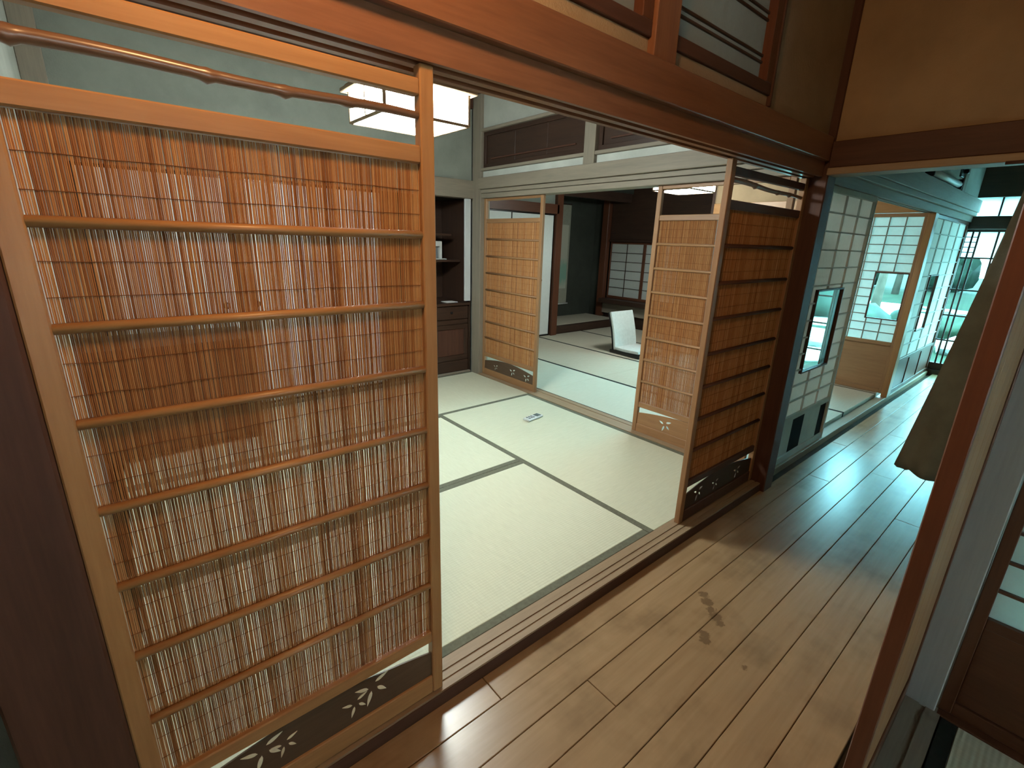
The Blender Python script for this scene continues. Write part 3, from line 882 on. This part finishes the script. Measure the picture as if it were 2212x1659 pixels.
# far room: screen wall towards the garden
tr = trim
shoji('paper screen with a garden view in its glass pane, inside the far room', 0.583, 0.006, 1.80, (6.065, 1.735, 0), -math.pi / 2, 3, 14, 0.52, (.287, .55, .775, 1.225), ('frame_z', 'frame_x'), 'frame_x', 'grey_x', stile=0.025)
tr(6.03, 6.12, 1.2, 3.3, -0.1, 0.003, 'pale_y', 'threshold under the screens on the garden side of the far room')
tr(6.04, 6.12, 1.195, 3.3, 1.803, 1.95, 'amber_y', 'brown lintel over the garden side screens of the far room')
sbox('wall_far_room_garden', 6.05, 6.11, 1.20, 3.3, 1.951, 2.78, 'clay', 'clay wall above the garden side screens')
def glazed(name, label, x, y0, y1, z0, z1, vs, hs, frost=None, fine=(), fm='walnut'):
    """glazed sliding door in a plane x = const"""
    t = thing(name, label, 'glazed door', (x, (y0 + y1) / 2, z0), 'glazed garden doors')
    T = .03; s = .035
    for a in (y0, y1 - s):
        box('stile', x, x + T, a, a + s, z0, z1, fm + '_z', t, 0.002)
    box('rail', x, x + T, y0 + s, y1 - s, z0, z0 + .09, fm + '_y', t, 0.002)
    box('rail', x, x + T, y0 + s, y1 - s, z1 - .03, z1, fm + '_y', t, 0.002)
    a, b, lo, hi = y0 + s, y1 - s, z0 + .09, z1 - .03
    if frost:
        box('glass_pane', x + .014, x + .017, a, b, lo, frost, 'window_glass', t, 0)
        box('frosted_pane', x + .014, x + .017, a, b, frost, hi, 'frosted', t, 0)
    else:
        box('glass_pane', x + .014, x + .017, a, b, lo, hi, 'window_glass', t, 0)
    for v in vs:
        box('muntin', x + .002, x + .012, v - .009, v + .009, lo, hi, fm + '_z', t, 0)
    for h in hs:
        box('muntin', x + .003, x + .0125, a, b, h - .009, h + .009, fm + '_y', t, 0)
    for (p, q, zz) in fine:
        n = 5
        for i in range(1, n):
            z = frost + (hi - frost) * i / n
            box('muntin', x + .003, x + .0115, p, q, z - .005, z + .005, fm + '_y', t, 0)
        box('muntin', x + .002, x + .0118, (p + q) / 2 - .005, (p + q) / 2 + .005, frost, hi, fm + '_z', t, 0)
    return t
glazed('glazed_door', 'glazed garden door deep in the far room, behind the small window', 6.065, 1.74, 3.28, 0.006, 1.80, [2.0, 2.3, 2.6, 2.9], [.35, .65, .95, 1.25, 1.5])

# corridor end
E0 = 8.0
sbox('wall_end_upper', E0, E0 + .1, -0.3, 1.25, 2.075, 2.78, 'walnut_y', 'dark wall above the transom at the corridor end')
tr(E0 - .02, E0 + .1, -0.3, 1.25, 1.725, 1.868, 'walnut_y', 'dark blue looking lintel at the corridor end')
tr(E0 - .02, E0 + .1, -0.3, 1.25, -0.12, 0.0, 'walnut_y', 'dark sill at the corridor end')
glazed('glazed_door', 'glazed garden door at the corridor end, left one beside the bright screen', E0 + .01, 0.595, 1.15, 0.001, 1.723, [1.06, 1.005, .84, .70], [.388, .701, 1.014, 1.395], 1.40, [(1.005, 1.115, 0)])
glazed('glazed_door', 'glazed garden door at the corridor end, half hidden by the curtain', E0 + .042, 0.0, .60, 0.001, 1.723, [.45, .30, .15], [.388, .701, 1.014, 1.395], 1.40)
t = struct('window_3', (E0, .55, 1.87), 'bright frosted transom at the corridor end')
for v0, v1 in ((1.15, .895), (.88, .63), (.615, .36), (.345, .08)):
    box('frosted_pane', E0 + .03, E0 + .033, v1, v0, 1.87, 2.073, 'frosted', t, 0)
for v in (1.1575, .8875, .6225, .3525):
    box('mullion', E0 + .01, E0 + .05, v - .0075, v + .0075, 1.87, 2.073, 'walnut_z', t, 0.001)
tr(E0 - .04, E0 + .06, 1.16, 1.25, -0.1, 2.06, 'grey_z', 'grey post at the corridor end')
sbox('wall_corridor_right', 1.932, 8.1, -0.06, -0.012, -0.1, 2.78, 'pale_clay', 'plain plaster wall on the right of the corridor')

# ------------------------------------------------------------------ far room back wall, alcove, bay window
YB = 5.37
sbox('wall_far_back', 3.1, 5.30, YB, YB + .07, 1.96, 2.78, 'green_clay', 'grey green wall above the far room doors')
tr(3.1, 5.30, YB - .06, YB + .07, 1.825, 1.958, 'ruddy_x', 'red brown lintel over the white doors of the far room')
fusuma(3.52, 4.41, YB - .045, 0.006, 1.823, 'white sliding door of the far room, mostly behind the left reed screen', 4.33, 'white doors of the far room')
fusuma(4.40, 5.255, YB - .012, 0.006, 1.823, 'narrow strip of white sliding door with a round dark handle, beside the alcove', 5.03, 'white doors of the far room')
sbox('wall_far_back_left', 3.1, 3.52, YB - .03, YB + .07, 0.0, 1.823, 'pale_clay', 'wall left of the far room doors')
sbox('wall_far_left', 3.08, 3.13, 4.28, YB, -0.05, 2.78, 'pale_clay', 'side wall of the far room')
tr(5.262, 5.385, YB - .06, YB + .06, 0.0, 2.78, 'ruddy_z', 'red brown post left of the display alcove')
tr(5.386, 7.05, YB, YB + .10, 0.001, 0.115, 'walnut_x', 'dark front board of the raised display alcove')
a = thing('alcove_mat', 'raised mat floor of the display alcove below the hanging scroll', 'tatami mat', (6.2, 5.8, 0.06))
box('rush_surface', 5.386, 7.05, YB + .101, 6.18, 0.06, 0.118, 'old_rush_X', a)
sbox('wall_alcove_rear', 5.30, 7.3, 6.185, 6.25, 0.0, 2.78, 'dark_clay', 'dark rear wall of the display alcove')
sbox('wall_alcove_left', 5.31, 5.38, YB + .07, 6.185, 0.0, 2.78, 'pale_clay', 'pale side wall of the display alcove')
sbox('wall_alcove_right', 7.13, 7.2, 5.95, 6.185, 0.0, 2.78, 'dark_clay', 'dark side wall of the display alcove')
tr(5.386, 7.05, YB - .03, YB + .07, 2.10, 2.24, 'walnut_x', 'dark lintel over the display alcove')
sbox('wall_alcove_upper', 5.386, 7.3, YB, YB + .06, 2.241, 2.78, 'dark_clay', 'dark wall above the alcove lintel')
tr(7.03, 7.13, 5.80, 5.93, 0.119, 2.78, 'ruddy_z', 'reddish post between alcove and bay window')
s = thing('hanging_scroll', 'tall pale hanging scroll with a green landscape, in the display alcove', 'scroll', (6.2, 6.17, 0.33))
box('silk_mount', 5.98, 6.46, 6.172, 6.176, .36, 2.05, 'scroll_silk', s, 0)
box('painting', 6.02, 6.42, 6.169, 6.172, .62, 1.72, 'scroll_painting', s, 0)
tube('roller', [(5.955, 6.16, .345), (6.485, 6.16, .345)], [.015, .015], 'porcelain', s, 12)
tube('hanger_rod', [(5.97, 6.165, 2.06), (6.47, 6.165, 2.06)], [.009, .009], 'walnut_x', s, 8)
# bay window
XS = 7.12
sbox('wall_bay_lower', XS, XS + .1, 3.3, 5.79, -0.1, 0.19, 'walnut_y', 'dark boards below the bay window')
tr(XS - .06, XS + .04, 4.3, 5.93, .19, .385, 'grey_y', 'grey ledge front below the bay window')
tr(XS - .20, XS + .10, 4.3, 5.79, .386, .46, 'walnut_y', 'thick dark sill board of the bay window')
sbox('wall_bay_upper', XS, XS + .1, 3.3, 5.79, 1.50, 2.78, 'walnut_y', 'dark boards over the bay window')
tr(XS - .04, XS + .1, 4.3, 5.79, 1.465, 1.499, 'walnut_y', 'dark head rail of the bay window')
sbox('wall_bay_side', XS, XS + .1, 3.3, 4.28, .19, 1.50, 'walnut_y', 'dark wall beside the bay window')
for k in range(2):
    y1 = 5.785 - k * .74
    shoji(['dim paper bay window screen next to the alcove post', 'dim paper bay window screen farther from the alcove post, partly behind a reed screen'][k], .735, .462, 1.463, (XS + .02, y1, 0), -math.pi / 2, 1, 6, 0, None, ('ruddy_z', 'ruddy_x'), 'ruddy_x', 'walnut_x', 'bay window screens', stile=.025)
sbox('wall_far_room_jog', 6.05, 7.22, 3.28, 3.34, -0.1, 2.78, 'walnut_x', 'dark wall returning to the bay window')

sbox('wall_outer_back', -1.8, 7.8, 6.42, 6.48, -.16, 2.78, 'dark_clay', 'outer wall behind the far rooms')
sbox('wall_outer_left', -1.8, -1.74, 1.14, 6.42, -.16, 2.78, 'dark_clay', 'outer wall left of the near room')
sbox('wall_outer_right', 7.74, 7.8, 3.2, 6.42, -.16, 2.78, 'dark_clay', 'outer wall behind the bay window')
sbox('wall_outer_return', 7.22, 7.74, 3.28, 3.34, -.16, 2.78, 'dark_clay', 'outer wall returning to the garden')

# ------------------------------------------------------------------ legless floor chair
t = thing('floor_chair', 'legless floor chair with a pale back and black frame in the far room', 'chair', (0, 0, 0))
def slab(name, pts, w0, w1, th, mat, parent):
    """curved slab: pts (x,z) along its length, width in y, thickness along the normal"""
    bm = bmesh.new()
    A = []
    n = len(pts)
    for i, (x, z) in enumerate(pts):
        x0, z0 = pts[max(0, i - 1)]; x1, z1 = pts[min(n - 1, i + 1)]
        tx, tz = x1 - x0, z1 - z0
        l = math.hypot(tx, tz); nx, nz = -tz / l, tx / l
        A.append([bm.verts.new(p) for p in ((x, w0, z), (x, w1, z), (x + nx * th, w1, z + nz * th), (x + nx * th, w0, z + nz * th))])
    for i in range(n - 1):
        for k in range(4):
            bm.faces.new((A[i][k], A[i][(k + 1) % 4], A[i + 1][(k + 1) % 4], A[i + 1][k]))
    bm.faces.new(A[0]); bm.faces.new(A[-1])
    bmesh.ops.recalc_face_normals(bm, faces=bm.faces)
    bmesh.ops.bevel(bm, geom=[e for e in bm.edges], offset=.006, segments=2, affect='EDGES')
    return from_bm(name, bm, mat, parent)
back = [(0.0, .045), (-.02, .16), (-.05, .30), (-.09, .43), (-.13, .54)]
slab('backrest', back, -.225, .225, -.03, 'chair_fabric', t)
slab('back_shell', [(x - .004, z) for x, z in back], -.235, .235, .014, 'lacquer', t)
slab('seat', [(-.0, .055), (.15, .05), (.30, .055), (.42, .06)], -.225, .225, .035, 'chair_fabric', t)
slab('base_frame', [(-.06, .002), (.15, .002), (.44, .002)], -.235, .235, .045, 'lacquer', t)
t.location = (5.36, 3.95, 0.0)
t.rotation_euler = (0, 0, math.radians(-93))

# remote control on the mat
t = thing('remote_control', 'small white remote control lying on the tatami', 'remote control', (0, 0, 0))
box('case', -.023, .023, -.08, .08, 0.001, .018, 'plastic_white', t, 0.004)
box('display', -.017, .017, .02, .068, .018, .0195, 'screen_grey', t, 0.0005)
for i in range(3):
    for j in range(2):
        box('button', -.015 + j * .018, -.003 + j * .018, -.06 + i * .024, -.048 + i * .024, .018, .0205, 'plastic_grey', t, 0.001)
t.location = (2.56, 2.74, 0.0)
t.rotation_euler = (0, 0, math.radians(-82))
t.scale = (1.55, 1.15, 1.1)

# ------------------------------------------------------------------ right hand side: doorway of the near right room
trim_prism(grooved(-0.02, 0.125, -0.1, 0.0, [(.018, .034), (.070, .104)], True, 0.004), 'x', -1.3, 1.87, 'grey_x', 'weathered grooved sill at the lower right')
trim(1.845, 1.925, -0.005, 0.125, -0.1, 2.78, 'ash_z', 'grey post at the right between sliding door and paper screen')
d = thing('wooden_door', 'red brown edge of a sliding wooden door standing close on the right', 'sliding door', (1.5, .087, 0.001))
box('stile', 1.155, 1.185, .0705, .1035, 0.001, 1.79, 'ruddy_z', d, 0.002)
box('stile', 1.80, 1.843, .0705, .1035, 0.001, 1.79, 'ruddy_z', d, 0.002)
box('rail', 1.185, 1.80, .0705, .1035, 0.001, .10, 'ruddy_x', d, 0.002)
box('rail', 1.185, 1.80, .0705, .1035, 1.70, 1.79, 'ruddy_x', d, 0.002)
for i in range(4):
    box('board', 1.185 + i * .15375, 1.185 + (i + 1) * .15375 - .001, .075, .100, .10, 1.70, 'frame_z', d, 0.002)
trim(-1.3, 1.845, -0.02, 0.125, 1.80, 1.86, 'grey_x', 'lintel of the right hand room')
trim(1.842, 1.931, -3.2, -0.009, -0.1, 0.001, 'ruddy_y', 'wooden sill under the paper screen at the right edge')
shoji('paper screen with a wooden lower panel at the right edge', 0.88, 0.002, 1.79, (1.872, -0.008, 0), -math.pi / 2, 3, 14, 0.36, None, ('ruddy_z', 'ruddy_x'), 'ruddy_x', 'ruddy_x', stile=.032)
sbox('wall_right_room_upper', 1.88, 1.93, -3.2, -0.006, 1.80, 2.78, 'clay', 'clay wall above the right hand paper screen')
sbox('wall_right_room_end', 1.88, 1.93, -3.2, -0.895, -.1, 1.79, 'pale_clay', 'plaster wall of the right hand room')
for (a, b, c, d, n) in ((-1.7, -.6, -.1, 2.78, 'left'), (1.6, 1.93, -.1, 2.78, 'right'), (-.6, 1.6, -.1, .7, 'low'), (-.6, 1.6, 1.7, 2.78, 'high')):
    sbox('wall_right_room_' + n, a, b, -3.26, -3.2, c, d, 'pale_clay', 'far wall of the right hand room, %s of its window' % n)
t = struct('window_4', (.75, -3.23, .9), 'frosted window of the right hand room')  # added out of view to bring bluish daylight into the right room
for i in range(4):
    box('frosted_pane', -.6 + i * .55 + .012, -.6 + (i + 1) * .55 - .012, -3.235, -3.232, .7, 1.7, 'warm_paper', t, 0)
    box('mullion', -.6 + i * .55 - .012, -.6 + i * .55 + .012, -3.25, -3.215, .7, 1.7, 'dark_z', t)
sbox('wall_side_passage', 3.0, 3.06, -3.26, -0.06, -.1, 2.78, 'pale_clay', 'wall of the passage behind the right hand paper screen')  # out of view, added to hold back daylight on the right screen
sbox('wall_behind', -1.76, -1.7, -3.2, 1.13, -.1, 2.78, 'pale_clay', 'wall behind the camera')
sbox('floor_right_room', -1.7, 1.87, -3.2, -1.052, -.1, 0.0, 'rush_Y', 'more matting of the right hand room', 0)

# curtain in the doorway across the corridor
def curtain():
    t = thing('door_curtain', 'olive grey cloth curtain swept across the right of the corridor', 'curtain', (2.93, .15, .38))
    bm = bmesh.new()
    nu, nv = 34, 26
    rows = []
    for j in range(nv + 1):
        v = j / nv
        z = 1.80 - (1.80 - .405) * v
        yl = .262 + (.425 - .262) * v ** 1.15
        yr = -.005
        row = []
        for i in range(nu + 1):
            u = i / nu
            y = yl + (yr - yl) * u
            x = 2.905 + .020 * math.sin(u * 16 + 0.6 * v) * (0.35 + .65 * v) * (0.25 + .75 * min(1, u * 4))
            zz = z - .035 * v * u * 2 + .006 * math.sin(u * 16) * v - (.012 if 0 < u < .12 else 0) * v
            row.append(bm.verts.new((x, y, zz)))
        rows.append(row)
    for j in range(nv):
        for i in range(nu):
            bm.faces.new((rows[j][i], rows[j][i + 1], rows[j + 1][i + 1], rows[j + 1][i]))
    o = from_bm('cloth', bm, 'olive_cloth', t, True)
    md = o.modifiers.new('thickness', 'SOLIDIFY'); md.thickness = .003
    tube('curtain_rod', [(2.905, .35, 1.795), (2.905, -.008, 1.795)], [.007, .007], 'dark_y', t, 8)
curtain()

# ------------------------------------------------------------------ garden
sbox('ground_garden', -20, 60, -30, 40, -0.62, -0.55, 'moss', 'mossy garden ground')
def blob(bm, c, r, seed, sub=3, amp=.35, flat=1.0):
    rg = random.Random(seed)
    off = Vector((rg.uniform(0, 50), rg.uniform(0, 50), rg.uniform(0, 50)))
    from mathutils import noise as N
    q = bmesh.ops.create_icosphere(bm, subdivisions=sub, radius=1.0)
    for v in q['verts']:
        d = v.co.normalized()
        k = 1 + amp * N.noise(d * 2.2 + off) + amp * .6 * N.noise(d * 6 + off)
        v.co = Vector(c) + Vector((d.x * r * k, d.y * r * k, d.z * r * k * flat))
def tree(x, y, h, r, label, mat, seed):
    rg = random.Random(seed)
    t = thing('garden_tree', label, 'tree', (x, y, -.55), 'garden trees')
    lean = rg.uniform(-.4, .4)
    tube('trunk', [(x, y, -.6), (x + .1, y + lean * .4, h * .25), (x, y + lean, h * .6)], [.16, .12, .07], 'bark', t, 8)
    for k in range(3):
        a = rg.uniform(0, 6.28)
        tube('branch', [(x, y + lean * .5, h * (.25 + .1 * k)), (x + math.cos(a) * r * .5, y + math.sin(a) * r * .6, h * (.4 + .1 * k))], [.06, .03], 'bark', t, 6)
    bm = bmesh.new()
    for k in range(7):
        a = rg.uniform(0, 6.28); q = rg.uniform(.2, .8)
        blob(bm, (x + math.cos(a) * r * q, y + math.sin(a) * r * q, h * rg.uniform(.45, .95)), r * rg.uniform(.4, .6), seed * 7 + k, 3, .5)
    from_bm('foliage', bm, mat, t, True)
def shrub(x, y, r, label, mat, seed, group='clipped garden shrubs'):
    bm = bmesh.new(); blob(bm, (x, y, -.5 + r * .45), r, seed, 3, .22, .7)
    tag(from_bm('garden_shrub', bm, mat, None, True), label, 'shrub', group)
def rock(x, y, r, label, seed):
    bm = bmesh.new(); blob(bm, (x, y, -.5 + r * .25), r, seed, 2, .5, .6)
    tag(from_bm('garden_rock', bm, 'rock', None, False), label, 'rock', 'garden rocks')
for k, (x, y, h, r) in enumerate(((26, 2.0, 5.5, 1.7), (30, 6.2, 6, 1.9), (25, -2.2, 5, 1.7), (27, 10.5, 6, 2.0), (20, 4.6, 3.6, .9), (31, 15.2, 6, 2.1), (13.5, 5.6, 3.2, .8), (27, 20, 6, 2.2))):
    tree(x, y, h, r, ['dense dark tree straight beyond the corridor end', 'broad tree seen left through the lattice doors', 'tree behind the curtain side of the lattice doors', 'tall tree beyond the far room glass', 'slender tree standing nearer in the garden view', 'far broad tree left of the garden', 'small tree just outside the far room glass', 'farthest tree at the left of the garden'][k], 'leaf_green' if k % 2 == 0 else 'leaf_pale', 40 + k)
for k in range(9):
    y = -7 + k * 4.2
    tr_ = thing('hedge_tree', ['tall dark hedge tree at the back of the garden, %s from the right' % n for n in ('first', 'second', 'third', 'fourth', 'fifth', 'sixth', 'seventh', 'eighth', 'ninth')][k], 'tree', (35, y, -.55), 'hedge trees behind the garden')
    tube('trunk', [(35, y, -.6), (35, y, 3)], [.2, .12], 'bark', tr_, 8)
    bm = bmesh.new()
    for q in range(6):
        blob(bm, (35 + random.uniform(-.4, .4), y + random.uniform(-.7, .7), .6 + q * .9), 1.35 - .08 * q, 200 + k * 9 + q, 3, .3)
    from_bm('foliage', bm, 'leaf_green', tr_, True)
for k, (x, y, r) in enumerate(((15, 1.9, .55), (16.5, 2.9, .5), (18, 1.2, .7), (14, 3.4, .6), (12, 4.5, .5), (17, 5.5, .8))):
    shrub(x, y, r, ['rounded shrub left in the lattice view', 'rounded shrub behind the pale rock', 'wide shrub at the curtain side', 'shrub close outside the far room', 'low shrub under the small tree', 'far rounded shrub under the tall tree'][k], 'leaf_green' if k % 2 else 'leaf_pale', 70 + k)
for k, (x, y, r) in enumerate(((13.2, 1.55, .35), (14.2, .95, .3), (12.2, 2.4, .3), (11.5, 3.6, .35))):
    rock(x, y, r, ['pale garden rock at the left of the lattice doors', 'pale garden rock nearer the curtain', 'garden rock seen through the far room pane', 'garden rock outside the far room door'][k], 90 + k)
bm = bmesh.new()
prof = [(11.6 + 2.6 * math.cos(a), 4.3 + 1.7 * math.sin(a) * (1 + .12 * math.cos(3 * a))) for a in [2 * math.pi * i / 32 for i in range(32)]]
add_prism(bm, prof, 'z', -.549, -.53)
tag(from_bm('gravel_path', bm, 'gravel'), 'pale gravel close outside the far room', None, None, 'structure')
bm = bmesh.new()
prof = [(19.5 + 4.5 * math.cos(a) * (1 + .15 * math.sin(3 * a)), 3.5 + 8 * math.sin(a) * (1 + .1 * math.cos(2 * a))) for a in [2 * math.pi * i / 40 for i in range(40)]]
add_prism(bm, prof, 'z', -.549, -.53)
tag(from_bm('gravel_bed', bm, 'gravel'), 'pale gravel bed in the garden', None, None, 'structure')
